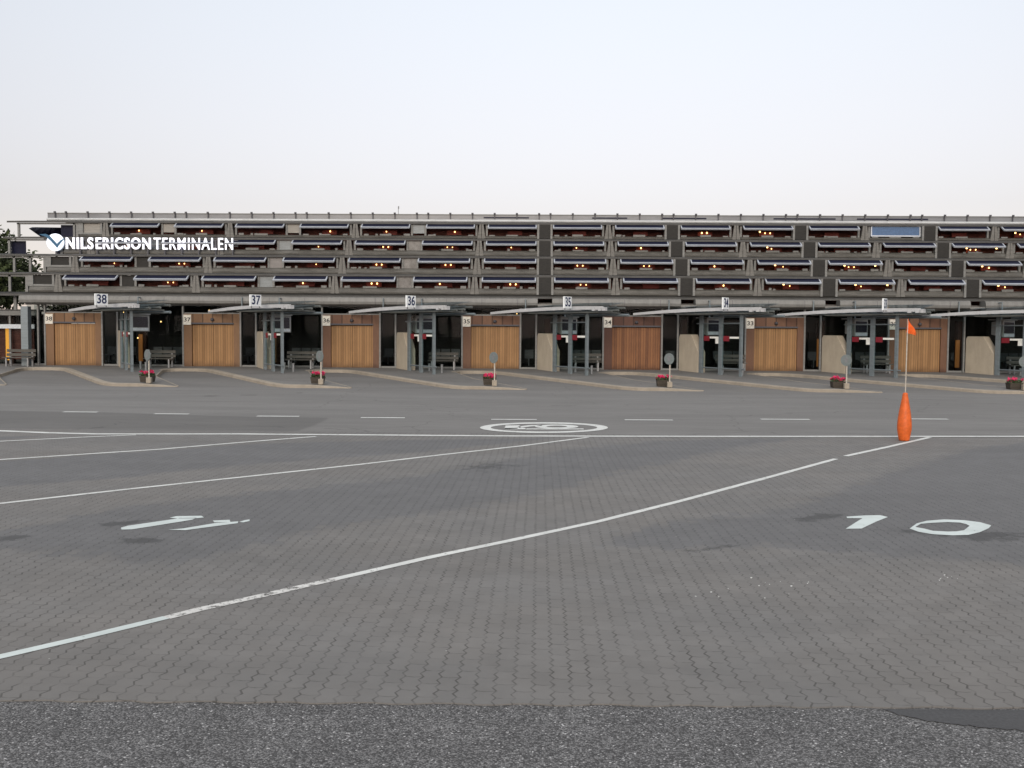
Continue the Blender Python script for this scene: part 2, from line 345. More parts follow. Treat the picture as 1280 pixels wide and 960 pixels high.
def grid(name, x0, x1, y0, y1, st, zf, m, stain, oil, edge=None):
    nx, ny = int((x1 - x0) / st), int((y1 - y0) / st)
    vs, sv, ov = [], [], []
    for j in range(ny + 1):
        for i in range(nx + 1):
            x = x0 + (x1 - x0) * i / nx; y = y0 + (y1 - y0) * j / ny
            if edge: ye = edge(x, i); y = ye + (y1 - ye) * j / ny
            vs.append((x, y, zf(y)))
            sv.append(max([poly_mask((x, y), p, s) for p, s in stain] + [0]) if stain else 0)
            ov.append(max([poly_mask((x, y), p, s) for p, s in oil] + [0]) if oil else 0)
    fs = [(j * (nx + 1) + i, j * (nx + 1) + i + 1, (j + 1) * (nx + 1) + i + 1, (j + 1) * (nx + 1) + i) for j in range(ny) for i in range(nx)]
    if edge:
        o = len(vs)
        for i in range(nx + 1): vs.append((vs[i][0], vs[i][1] + .004, -.05)); sv.append(0); ov.append(0)
        fs += [(o + i, o + i + 1, i + 1, i) for i in range(nx)]
    mb = MB().add(vs, fs); ob = mb.build(name, m)
    for nm, d in (('stain', sv), ('oil', ov)):
        a = ob.data.attributes.new(nm, 'FLOAT', 'POINT'); a.data.foreach_set('value', d)
    return structure(ob)
PE = lambda x: 5.80 + .024 * x
structure(MB().poly([(-400, -300, -.10), (400, -300, -.10), (400, 900, -.10), (-400, 900, -.10)]).build('ground', 'apron'))
structure(MB().add([(-60, -25, -.005), (60, -25, -.005), (60, 5.9, -.005), (-60, 5.9, -.005)], [(0, 1, 2, 3)]).build('yard_asphalt', 'coarse'))
grid('paved_stalls', -22, 22, 5.5, 21.6, .12, lambda y: .004, 'paver', STAIN, OIL, lambda x, i: PE(x) + .018 * ((i // 2) % 2) + random.uniform(-.006, .006))
grid('road', -44, 44, 21.0, 39.6, .24, road_z, 'road', RSTAIN, ROIL)
structure(MB().add([(-90, 39.6, -.09), (90, 39.6, -.09), (90, 50.4, road_z(49.6)), (-90, 50.4, road_z(49.6))], [(0, 1, 2, 3)]).build('bus_apron', 'apron'))
for sx in (-1, 1):
    structure(MB().add([(sx * 44, 5, 0), (sx * 120, 5, 0), (sx * 120, 39.6, -.09), (sx * 44, 39.6, -.09)], [(0, 1, 2, 3) if sx > 0 else (3, 2, 1, 0)]).build('road_verge', 'road'))
pp = gp([(1095, 884.5), (1130, 895), (1175, 903), (1230, 909), (1285, 913), (1420, 918), (1420, 880.5), (1280, 882.5), (1180, 883)])
pq = []
for a, b in zip(pp, pp[1:] + pp[:1]):
    m_ = max(1, int(math.dist(a, b) / .03)); pq += [(a[0] + (b[0] - a[0]) * q / m_ + random.gauss(0, .006), a[1] + (b[1] - a[1]) * q / m_ + random.gauss(0, .010)) for q in range(m_)]
structure(MB().poly([(x, min(y, PE(x) - .012), -.001) for x, y in pq][::-1]).build('asphalt_patch', 'patch'))

# painted lines: strips along surveyed points
def strip(name, pts, w, m='white', z=.008, taper=0, jag=0.0):
    P = [on_ground(*p) for p in pts]; out = []
    for a, b in zip(P, P[1:]):
        n = max(1, int((b - a).length / .25))
        out += [a.lerp(b, i / n) for i in range(n)]
    out.append(P[-1]); vs = []
    for i, p in enumerate(out):
        d = (out[min(i + 1, len(out) - 1)] - out[max(i - 1, 0)]).normalized(); nrm = Vector((-d.y, d.x, 0))
        e = w * .5 * (1 + random.uniform(-jag, jag)); e2 = w * .5 * (1 + random.uniform(-jag, jag))
        zz = road_z(p.y) + z
        vs += [(p.x + nrm.x * e, p.y + nrm.y * e, zz), (p.x - nrm.x * e2, p.y - nrm.y * e2, zz)]
    return structure(MB().add(vs, [(2 * i, 2 * i + 1, 2 * i + 3, 2 * i + 2) for i in range(len(out) - 1)]).build(name, m))
strip('stall_line', [(-160, 856), (0, 822), (105, 798), (208, 773)], .095, 'bluewhite', jag=.10)
strip('stall_line', [(208, 773), (250, 762.5), (330, 745), (420, 724.5)], .10, 'worn', jag=.12)
strip('stall_line', [(420, 724.5), (530, 699), (640, 676), (750, 652), (850, 627), (950, 600), (1045, 574)], .10, jag=.08)
strip('stall_line', [(1057, 570.5), (1110, 559), (1162, 547)], .11, jag=.08)
strip('stall_line', [(-200, 652), (0, 630), (160, 612), (320, 595), (450, 581), (560, 568), (650, 558), (735, 547)], .10, jag=.1)
strip('stall_line', [(-200, 592), (0, 575), (200, 562), (330, 551), (395, 546)], .11, jag=.1)
strip('stall_line', [(-200, 564), (0, 552), (100, 547), (170, 544)], .10, jag=.1)
strip('stop_line', [(-300, 531), (-100, 536), (0, 539), (60, 541.5), (120, 543), (300, 543), (640, 545.5), (900, 546), (1280, 546), (1600, 547)], .21, jag=.06, z=.0105)
for a, b, y in [(-60, -22, 512), (79, 122, 514.8), (193, 236, 517.3), (321, 374, 520.3), (451, 506, 522.2), (614, 671, 524.5), (781, 841, 525), (951, 1012, 524), (1138, 1185, 523.5), (1310, 1365, 523)]:
    strip('lane_dash', [(a, y), (b, y + .3)], .20, jag=.05)
def marking(name, polys, m, z=.008):
    mb = MB()
    for pl in polys: mb.poly([(q.x, q.y, road_z(q.y) + z) for q in (on_ground(*p) for p in pl)][::-1])
    return structure(mb.build(name, m))
marking('stall_number', [[(151, 660.5), (160, 658), (225, 648.5), (246, 648), (240, 650.5), (200, 657), (165, 662.5), (152, 662.8)], [(212, 648), (220, 646), (252, 645.5), (255, 647.6), (246, 648.6), (222, 649)],
                          [(210, 663), (228, 661.5), (270, 654.5), (298, 652.5), (297, 654.8), (262, 659.5), (232, 663.5)], [(266, 651.5), (287, 650.5), (288, 653.2), (268, 653.8)], [(299, 653.2), (306, 651), (312, 650), (312, 652), (304, 653.8)]], 'bluewhite')
def ring_px(cx, cy, a, b, a2, b2, dx=0, dy=0, n=56):
    out = []
    for i in range(n):
        t0, t1 = 2 * math.pi * i / n, 2 * math.pi * (i + 1) / n
        out.append([(cx + a * math.cos(t0), cy + b * math.sin(t0)), (cx + a * math.cos(t1), cy + b * math.sin(t1)), (cx + dx + a2 * math.cos(t1), cy + dy + b2 * math.sin(t1)), (cx + dx + a2 * math.cos(t0), cy + dy + b2 * math.sin(t0))])
    return out
zero = [(1137, 661.5), (1146, 655), (1158, 651.8), (1180, 650), (1205, 651), (1225, 653.5), (1239, 657.5), (1236, 661), (1225, 666), (1210, 669.5), (1190, 670), (1165, 668.5), (1148, 665.5)]
zin = [(1144, 659.5), (1151, 655.5), (1166, 654.3), (1184, 653.3), (1200, 654), (1208, 656), (1212, 658), (1209, 660.5), (1205, 663.5), (1196, 665), (1185, 665.3), (1166, 664.3), (1155, 661.5)]
marking('stall_number', [[(1058, 646.5), (1082, 645), (1100, 644.7), (1110, 647), (1096, 652.5), (1077, 661.5), (1057, 661.8), (1066, 656), (1078, 648.5), (1059, 648.4)]] +
        [[zero[i], zero[(i + 1) % 13], zin[(i + 1) % 13], zin[i]] for i in range(13)], 'bluewhite')
marking('speed_marking', ring_px(680, 534.9, 80, 6.7, 66.5, 4.9) +
        [[(632, 532.2), (649, 532), (651, 533.6), (646, 536.3), (630, 536.8)], [(630, 535.4), (656, 535.2), (658, 537), (631, 537.1)], [(647, 533.6), (662, 531.8), (676, 531.4), (678, 532.6), (664, 533.4), (652, 535)], [(658, 536), (729, 536), (730, 537.2), (658, 537.2)]] +
        ring_px(696, 533.6, 27, 2.6, 13, 1.1, 0, 0, 28), 'white')
random.seed(5)
flk = []
for cx, cy, n, sp in [(965, 732, 14, 22), (1179, 722, 9, 7), (880, 742, 4, 14)]:
    for _ in range(n):
        x, y = cx + random.gauss(0, sp), cy + random.gauss(0, sp * .35); r = random.uniform(.6, 1.8)
        flk.append([(x - r, y), (x, y - .6 * r), (x + r, y), (x, y + .6 * r)])
marking('paint_flecks', flk, 'worn')

# ------------------------------------------------------------------ bays
GX = .30; P = 7.0
BAYS = {39: -4, 38: -3, 37: -2, 36: -1, 35: 0, 34: 1, 33: 2, 32: 3, 31: 4, 30: 5, 40: -5}
gx = lambda b: GX + P * BAYS[b]
WY = 49.8
# bus platforms: one saw-toothed raised pavement with stone kerbs
def bez(a, c, b, n=6): return [tuple((1 - t) ** 2 * a[k] + 2 * t * (1 - t) * c[k] + t * t * b[k] for k in (0, 1)) for t in [i / n for i in range(n + 1)]]
out, low = [], []
for b in sorted(BAYS, key=lambda q: BAYS[q]):
    g = gx(b)
    loc = bez((-3.0, 48.15), (-2.5, 48.05), (-2.0, 47.4), 4) + [(.7, 43.4)] + bez((2.5, 40.75), (3.25, 39.65), (3.9, 39.6), 6) + [(4.6, 39.6), (5.6, 39.6)] + bez((6.1, 39.6), (6.4, 39.62), (6.15, 39.95), 5) + [(4.9, 41.8), (3.9, 43.5), (3.1, 46.2)] + bez((2.85, 47.1), (2.7, 47.9), (3.3, 48.12), 5)
    out += [(g + x, y) for x, y in loc]; low += [max(0.0, min(1.0, (x - 4.7) / 1.3)) * .085 for x, y in loc]
def offset(pl, d):
    r = []
    for i, p in enumerate(pl):
        a, c = pl[max(i - 1, 0)], pl[min(i + 1, len(pl) - 1)]
        t = Vector((c[0] - a[0], c[1] - a[1])).normalized(); r.append((p[0] - t.y * d, p[1] + t.x * d))
    return r
wide = []
for i in range(len(out)):
    q = out[max(0, i - 1)]; r2 = out[min(len(out) - 1, i + 1)]
    wide.append(.05 if (r2[0] < q[0] or (low[i] > .08)) else .27)
inn = [offset(out, w_)[i] for i, w_ in enumerate(wide)]
top = MB(); n = len(out)
pl = inn + [(inn[-1][0], WY + .5), (inn[0][0], WY + .5)]
lw = low + [0, 0]
top.poly([(x, y, plat_z(y) - d) for (x, y), d in zip(pl, lw)])
structure(top.build('bus_platform', 'platform'))
kb = MB(); vs = []
for (x, y), (xi, yi), d in zip(out, inn, low):
    vs += [(x, y, road_z(y) - .05), (x, y, plat_z(y) - .012 - d), (x - (x - xi) * .12, y - (y - yi) * .12, plat_z(y) + .006 - d), (xi, yi, plat_z(yi) + .006 - d), (xi, yi, plat_z(yi) - .03 - d)]
fs = [(5 * i + k, 5 * i + 5 + k, 5 * i + 6 + k, 5 * i + 1 + k) for i in range(n - 1) for k in range(4)]
structure(kb.add(vs, fs).build('kerb', 'kerb'))

# ------------------------------------------------------------------ terminal building
XL, XR = -25.8, 46.0                      # glazed length
B0 = empty('terminal_building', (GX, WY, .37))
tag(B0, 'long low bus terminal with four terraced rows of tilted windows', 'building')
def row(k):                               # depth, foot and head height of terrace k
    y = 50.1 + 1.88 * k; zb = 3.97 + 1.10 * k
    return y, zb, 2.2 + (zb + 1.10 - 2.2) * y / (y + 1.88)
def S(n, off=0.0, k=None):                # point on the upright face of a terrace: row n (fractional), off towards the yard
    k = math.floor(n) if k is None else k
    y, zb, zt = row(k)
    return y - off, zb + (n - k) * (zt - zb)
def slope_slab(mb, x0, x1, n0, n1, o0, o1, x0b=None, x1b=None):
    x0b = x0 if x0b is None else x0b; x1b = x1 if x1b is None else x1b
    k = math.floor((n0 + n1) / 2); v = []
    for o in (o0, o1):
        (ya, za), (yb, zb) = S(n0, o, k), S(n1, o, k)
        v += [(x0, ya, za), (x1, ya, za), (x1b, yb, zb), (x0b, yb, zb)]
    return mb.add(v, [(3, 2, 1, 0), (4, 5, 6, 7), (0, 1, 5, 4), (1, 2, 6, 5), (2, 3, 7, 6), (3, 0, 4, 7)])
LEFTB = [-60, -60, -29.0, -29.0, -29.8]
for k in range(5):                        # treads of the terraces, with a dark overhanging edge
    yb, zb, _ = row(k); x0 = LEFTB[k]
    if k == 0: ya, za = 49.92, 3.90
    else: ya, za = row(k - 1)[0], row(k - 1)[2]
    mb = MB(); mb.prism([(x0, ya - .16, za - .045), (x0, ya - .16, za + .05), (x0, yb + .02, zb + .09), (x0, yb + .02, zb + .0)], (XR - x0, 0, 0))
    mb.build('roof_beam', 'beam', B0)
for k in range(4):
    y, zb, zt = row(k); h = zt - zb; lo = .40 if k < 3 else .27
    pts = [(y - .05, zb + .02), (y - .17, zb + .10), (y - .19, zb + .18), (y - .12, zb + h * (lo - .06)), (y - .03, zb + h * lo), (y + .06, zb + h * lo), (y + .06, zb + .02)]
    MB().prism([(XL + .1, a, b) for a, b in pts], (XR - XL - .1, 0, 0)).build('window_ledge', 'sill', B0)
cells = []
for i in range(-4, 7):
    g = GX + P * i; cells += [(g, 0, .45, 3.14), (g, 1, 3.86, 6.55)]
rnd = random.Random(3)
def vent(x0, x1, k, m='navy', closed=False):
    T = .55
    hy, hz = S(k + .972, .02)
    a = R(29.5) if not closed else R(88)
    if closed: T = .58
    dv = Vector((0, -math.cos(a), -math.sin(a))); nv = Vector((0, -math.sin(a), math.cos(a)))
    h = Vector((0, hy, hz)); e = h + dv * T
    def pt(x, t, o): p = h + dv * t + nv * o; return (x, p.y, p.z)
    def bar(mb, x0, x1, t0, t1, o0=0, o1=.07): return mb.add([pt(x0, t0, o0), pt(x1, t0, o0), pt(x1, t1, o0), pt(x0, t1, o0), pt(x0, t0, o1), pt(x1, t0, o1), pt(x1, t1, o1), pt(x0, t1, o1)], [(0, 1, 2, 3), (7, 6, 5, 4), (0, 4, 5, 1), (1, 5, 6, 2), (2, 6, 7, 3), (3, 7, 4, 0)])
    mb = MB(); bar(mb, x0 + .06, x1 - .06, T - .065, T, -.03, .055); bar(mb, x0, x0 + .06, 0, T, -.025, .05); bar(mb, x1 - .06, x1, 0, T, -.025, .05); bar(mb, x0 + .06, x1 - .06, 0, .04, -.02, .04)
    w = mb.build('window', 'rail', B0)
    p = MB(); bar(p, x0 + .06, x1 - .06, .04, T - .065, .0, .03); p.build('pane', m, w)
    return w
for k in range(4):
    lo = .40 if k < 3 else .27
    for g, half, a, b in cells:
        x0, x1 = g + a, g + b
        if x1 < XL + .2 or x0 > XR - .5: continue
        if x0 < XL:                                   # the last light at the open end is fixed, dark and framed
            x0 = XL + .28
            fr = MB(); slope_slab(fr, x0 - .26, x0, k + lo - .02, k + .95, -.05, .10); slope_slab(fr, x1, x1 + .12, k + lo - .02, k + .95, -.05, .09); slope_slab(fr, x0, x1, k + lo - .02, k + lo + .08, -.05, .09)
            w = fr.build('window', 'mull', B0)
            slope_slab(MB(), x0, x1, k + lo + .08, k + .95, -.03, .0).build('pane', 'slot' if k < 3 else 'beige', w);  # beige pane carries a painted sky reflection
            if k >= 2: pass
            continue
        closed = (k == 3 and 15.5 < x0 < 19.5 and half == 1)
        wv_ = vent(x0, x1, k, 'skypane' if closed else 'navy', closed); mull = MB(); bumps = MB()
        for xa in (x0 - .13, x1 + .02): slope_slab(mull, xa, xa + .11, k + lo - .01, k + .955, -.10, .03)
        for c, wd in ((.5 * (x0 + x1), .7), (x0 + .22, .34), (x1 - .22, .34)):
            if rnd.random() < .85: slope_slab(bumps, c - wd * rnd.uniform(.35, .55), c + wd * rnd.uniform(.35, .55), k + lo - .02, k + lo + rnd.uniform(.05, .11), .0, rnd.uniform(.05, .10))
        for _ in range(rnd.choice((0, 1, 2, 3))):
            c = rnd.uniform(x0 + .2, x1 - .2); slope_slab(bumps, c - .05, c + .08, k + lo - .02, k + lo + rnd.uniform(.04, .12), .0, .06)
        build_each(mull, 'jamb', 'mull', wv_); build_each(bumps, 'ledge_bracket', 'mull', wv_)
        # ceiling lamp inside the opening
        yy, zz = S(k + (.60 if k < 3 else .52), -.45); xc = .5 * (x0 + x1) + .12
        fx = MB().box(xc - .40, xc + .40, yy + .1, yy + .16, zz - .13, zz + .10); lamp = fx.build('ceiling_lamp', 'redlit', B0)
        bl = MB(); q = rnd.random(); r_ = (.040 if k == 3 else .032) * rnd.uniform(.7, 1.25); off = rnd.uniform(-.08, .08)
        for dx in ((-.15, .13) if q < .33 else ((-.15,) if q < .62 else ((.02,) if q < .8 else ()))):
            bl.lathe((xc + dx + off, yy, zz + .02), [(.0, -r_), (r_ * .85, -r_ * .4), (r_, r_ * .4), (r_ * .4, r_ * 1.4), (0, r_ * 1.5)], 8)
        if x0 > 9 and q < .85:
            for dx in ((-.45, 1.12) if x0 > 12 and q < .6 else (-.42,)):
                bl.lathe((xc + dx, yy - .1, zz + .09), [(.0, -.035), (.042, -.018), (.05, .014), (.022, .05), (0, .054)], 8)
        if bl.v: build_each(bl, 'bulb', 'bulb', lamp)
for k in range(4):
    lo = .10
    for i in range(-4, 7):
        g = GX + P * i
        if g - .31 > XL:
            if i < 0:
                m = {3: 'beige', 2: 'bluegrey', 1: 'greyrefl', 0: 'slot'}[k] if i < -1 else {3: 'bluegrey', 2: 'mottled', 1: 'mottled', 0: 'mottled'}[k]  # left-hand panes: tone of each stands in for what it reflects
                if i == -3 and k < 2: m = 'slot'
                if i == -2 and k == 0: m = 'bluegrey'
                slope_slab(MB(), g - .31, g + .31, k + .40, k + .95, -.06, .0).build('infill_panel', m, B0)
            else:
                slope_slab(MB(), g - .31, g + .31, k + .10, k + .95, .20, .215).build('infill_panel', 'slot', B0)
                fr = MB()
                for xa in (g - .42, g + .31): slope_slab(fr, xa, xa + .11, k + .08, k + .955, .03, .23)
                build_each(fr, 'slot_frame', 'mull', B0)
        v = g + 3.5                                    # tapered twin support between two windows
        if v > XL:
            sp = MB()
            slope_slab(sp, v - .22, v - .015, k + .09, k + .95, -.05, .20, v - .11, v - .01)
            slope_slab(sp, v + .015, v + .22, k + .09, k + .95, -.05, .20, v + .01, v + .11)
            sp.build('roof_support', 'shaft', B0)
# parapet with brackets
yt, zt = row(4)[0] - .02, row(4)[1] + .10
pr = MB().box(-28.5, XR, yt + .05, yt + .09, zt + .08, zt + .40); par = pr.build('roof_parapet', 'parapet', B0)
MB().tube((-28.5, yt - .02, zt + .06), (XR, yt - .02, zt + .06), .085, n=10).build('parapet_gutter', 'gutter', B0)
MB().box(-28.5, XR, yt + .02, yt + .12, zt + .403, zt + .45).build('parapet_rail', 'mull', B0)
br = MB()
i = -4
for i in range(-5, 7):
    g = GX + P * i
    for dx in (-.325, .325, 1.595, 2.865, 4.135, 5.405):
        x = g + dx
        if -28.6 < x < XR: br.box(x - .03, x + .03, yt - .03, yt + .015, zt + .0, zt + .50); br.box(x - .06, x + .06, yt - .09, yt - .032, zt + .44, zt + .52)
build_each(br, 'parapet_bracket', 'bracket', par, 2)
# dark strips in the parapet glass
ds = MB()
for xa, xb in [(-3.2, -.6), (3, 5), (7.0, 9.5), (13.3, 16.8), (18, 22)]: ds.box(xa, xb, yt + .04, yt + .048, zt + .22, zt + .30)
build_each(ds, 'parapet_strip', 'navy', par)
# roof behind, hall interior
MB().add([(-28.5, yt + .13, zt + .1), (XR, yt + .13, zt + .1), (XR, 78, zt + .1), (-28.5, 78, zt + .1), (-28.5, 78, .2), (XR, 78, .2)], [(0, 1, 2, 3), (3, 2, 5, 4)]).build('flat_roof', 'beam', B0)
for k in range(4):
    MB().box(XL + .1, XR, row(k)[0] + 1.15, row(k)[0] + 1.2, row(k)[1] + .05, row(k)[2] + .02).build('hall_lining', 'redbrown', B0)
MB().box(XL, XR, 63.0, 63.3, 3.62, zt + .05).build('hall_wall', 'redbrown', B0)
MB().box(XL, XR, WY + .15, 63.0, 3.52, 3.66).build('upper_floor', 'dark', B0)
MB().box(XR - .3, XR, WY + .3, 77, .0, zt).build('end_wall', 'dark', B0)
# ground storey
MB().box(XL, XR, 58.6, 58.8, .3, 3.51).build('back_wall', 'dark', B0)
MB().add([(XL - 14, WY + .1, .372), (XR, WY + .1, .372), (XR, 58.6, .372), (XL - 14, 58.6, .372)], [(0, 1, 2, 3)]).build('hall_floor', 'dark', B0)
fa = MB()
prof = [(49.30, 3.46), (49.20, 3.52), (49.17, 3.64), (49.22, 3.82), (49.32, 3.87), (49.9, 3.87), (49.9, 3.50)]
x0 = XL - .05
segs = []
for i in range(0, 7): segs.append(GX + P * i)
xs = [x0]
for g in segs: xs += [g - .36, g + .36]
xs.append(XR)
for a, b in zip(xs[0::2], xs[1::2]): fa.prism([(a, y, z) for y, z in prof], (b - a, 0, 0))
fas = fa.build('fascia', 'fascia', B0)
for g in segs:
    MB().box(g - .36, g + .36, 49.24, 49.9, 3.47, 3.57).build('fascia_slot', 'fascia', fas)
jn = MB()
for i in range(-13, 26):
    x = GX + 1.75 * i + .4
    if x > XL and all(abs(x - g) > .5 for g in segs): jn.prism([(x - .008, y - .004, z) for y, z in prof[:4]] + [(x - .008, y + .01, z) for y, z in prof[3::-1]], (.016, 0, 0))
build_each(jn, 'fascia_joint', 'bracket', fas)
MB().box(XL, XR, 49.72, 49.82, 3.40, 3.47).build('head_rail', 'mull', B0)
cp = MB().box(XL, XL + .36, 49.25, 49.6, .33, 3.31); cp.build('corner_column', 'teal', B0, bevel=.01)
MB().box(XL - .02, XL + .02, 49.9, 63, .37, 3.4).build('end_glazing', 'shopglass', B0)
mf = MB(); gl = []
for b in (39, 38, 37, 36, 35, 34, 33, 32, 31, 30):
    g = gx(b)
    if b != 39:
        dk = b == 34
        red = b in (34, 33, 32, 31); 
        fx0, fx1 = g - 4.1, g - 1.2
        dx0, dx1 = g - 3.66, (g - 1.28 if b in (34, 35) else g - 1.55)
        f = MB()
        f.box(fx0 + .02, dx0, WY - .10, WY + .15, .36, 2.50); f.box(dx1, fx1, WY - .10, WY + .15, .36, 2.50); f.box(fx0 + .02, fx1, WY - .10, WY + .15, 2.503, 3.0)
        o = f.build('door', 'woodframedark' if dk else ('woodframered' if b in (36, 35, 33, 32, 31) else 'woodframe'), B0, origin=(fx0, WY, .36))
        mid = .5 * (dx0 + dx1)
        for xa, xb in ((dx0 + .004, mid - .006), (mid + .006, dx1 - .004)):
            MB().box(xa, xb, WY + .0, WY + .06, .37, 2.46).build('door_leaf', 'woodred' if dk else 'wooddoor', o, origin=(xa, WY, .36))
        MB().box(dx0 - .02, dx1 + .02, WY - .14, WY - .102, 2.49, 2.56).build('door_track', 'bracket', o)
        MB().lathe((mid, WY - .16, 2.72), [(0, -.07), (.08, -.06), (.09, .02), (.05, .07), (0, .075)], 12).build('door_lamp', 'bracket', o)
    for xa in ((g - 4.1, g - 1.2, g - .42) if b != 39 else (g + 2.55,)):
        if xa > XL: mf.box(xa - .04, xa + .04, WY - .13, WY + .02, .36, 3.40)
    a, c = g - 1.16, g + P - 4.14
    if b == 39: a = XL + .4
    mf.box(a, c, WY - .06, WY + .0, .36, .45)
    MB().box(a, c, WY + .02, WY + .035, .45, 3.40).build('shop_window', 'shopglass', B0)
    MB().box(g - 4.1 + P, g - 1.2 + P, WY + .02, WY + .035, 3.06, 3.40).build('transom_window', 'shopglass', B0)
    mf.box(g + P - 4.1, g + P - 1.2, WY - .08, WY + .0, 3.003, 3.06)
build_each(mf, 'glazing_bar', 'mull', B0)
# inside the glass: wooden columns lit from within, hall seats
for b in (39, 38, 37, 36, 35, 34, 33, 32):
    g = gx(b); x = g + .02
    m = {39: 'yellow', 38: 'glow', 33: 'glow', 32: 'glow', 37: 'glowdim', 36: 'glowdim'}.get(b, 'glowdim')
    c = MB().box(x - .05, x + .28, 51.55, 51.8, .37, 2.9).build('hall_column', 'woodframedark', B0, origin=(x, 51.6, .37))
    MB().box(x - .10, x + .10, 51.48, 51.546, .55, 1.95 if b != 39 else 2.35).build('column_lamp', m, c)
    if b == 39: MB().box(x - .9, x + 1.4, 51.50, 51.56, .6, 2.3).build('column_panel', 'redbrown', c)
st = MB()
for j in range(26):
    x = GX - 24 + j * 2.55
    for q in range(3):
        st.box(x + q * .55, x + q * .55 + .48, 54.0, 54.45, .78, .84); st.box(x + q * .55, x + q * .55 + .48, 54.45, 54.52, .84, 1.25)
    st.box(x + .2, x + .26, 54.1, 54.4, .37, .78); st.box(x + 1.3, x + 1.36, 54.1, 54.4, .37, .78)
st.build('hall_seating', 'steel', B0)
hp = MB()
for j in range(13):
    x = GX - 23 + j * 5.25; hp.tube((x, 55.6, .37), (x, 55.6, 3.4), .11, n=10)
    hp.box(x + 1.2, x + 2.6, 57.0, 57.4, .37, 1.9 + .4 * (j % 3))
build_each(hp, 'hall_post', 'bench', B0)
hl = MB()
for x, y, z in [(-22.0, 52.6, 3.1), (-19.6, 51.5, 2.6), (-17.9, 54, 3.25), (-20.7, 51.2, 1.75), (-9.6, 54.5, 3.0), (-1.2, 55, 3.2), (9.4, 54, 3.1), (20.35, 51.8, 2.35), (14.6, 52.2, 1.6), (13.0, 55, 3.2), (24.6, 54, 3.0)]:
    hl.lathe((x, y, z), [(0, -.03), (.028, -.015), (.032, .02), (.015, .045), (0, .05)], 8)
build_each(hl, 'hall_lamp', 'bulb', B0)
# lean wing past the glazed end, open steel frames above it
MB().box(-60, XL - .06, 51.1, 51.5, 2.88, 3.12).build('wing_beam', 'mull', B0)
MB().box(-60, XL - .06, 51.3, 51.33, .37, 2.87).build('wing_glazing', 'shopglass', B0)
MB().box(-60, XL - .06, 54.5, 54.8, .37, 3.0).build('wing_wall', 'dark', B0)
MB().box(-60, XL - .06, 51.5, 54.8, 3.14, 3.2).build('wing_roof', 'beam', B0)
MB().box(-29.2, XL - .25, 51.08, 51.2, 2.20, 2.42).build('wing_light_box', 'stripw', B0)
wp = MB()
for x in (-29.0, -27.4): wp.box(x - .05, x + .05, 51.2, 51.29, .37, 2.87)
build_each(wp, 'wing_post', 'mull', B0)
fp = MB()
for k, xsn in ((0, (-27.45, -26.75, -29.6, -31.5)), (1, (-27.5, -26.65, -29.4, -31.2, -33)), (2, (-28.75,)), (3, (-29.2, -26.05))):
    for x in xsn: slope_slab(fp, x - .06, x + .06, k + .10, k + .95, -.05, .05)
for k, xl in ((0, -60), (1, -60), (2, -28.8), (3, -29.3)): slope_slab(fp, xl, XL, k + .86, k + .945, -.05, .05)
for x in (-30.4, -28.2): fp.box(x - .05, x + .05, 50.0, 50.1, 3.1, 4.0)
fp.box(XL - .9, XL - .75, 50.3, 50.4, 3.15, 3.9)
build_each(fp, 'pergola_bar', 'mull', B0)
bt = MB()
for k in range(4): slope_slab(bt, XL - .14, XL, k + .09, k + .95, -.10, .06)
build_each(bt, 'end_frame', 'mull', B0)
# curved screen inside the open end
cs = MB(); pts = []
for q in range(13):
    t = q / 12; pts.append((-29.6 + 3.3 * t, 57.6 + .4 * t, 8.0 - 1.55 * math.sin(t * 1.57)))
for a, b in zip(pts, pts[1:]): cs.add([a, b, (b[0], b[1] + .4, 8.12), (a[0], a[1] + .4, 8.12)], [(0, 1, 2, 3)])
cs.build('end_screen', 'navy', B0)
for k, xa, xb in ((3, XL - 1.15, XL - .16), (2, XL - .55, XL - .16), (2, XL - 3.0, XL - 2.2)): 
    eb = MB(); slope_slab(eb, xa, xb, k + .12, k + .86, -.32, -.28); eb.build('end_pane', 'navy', B0)

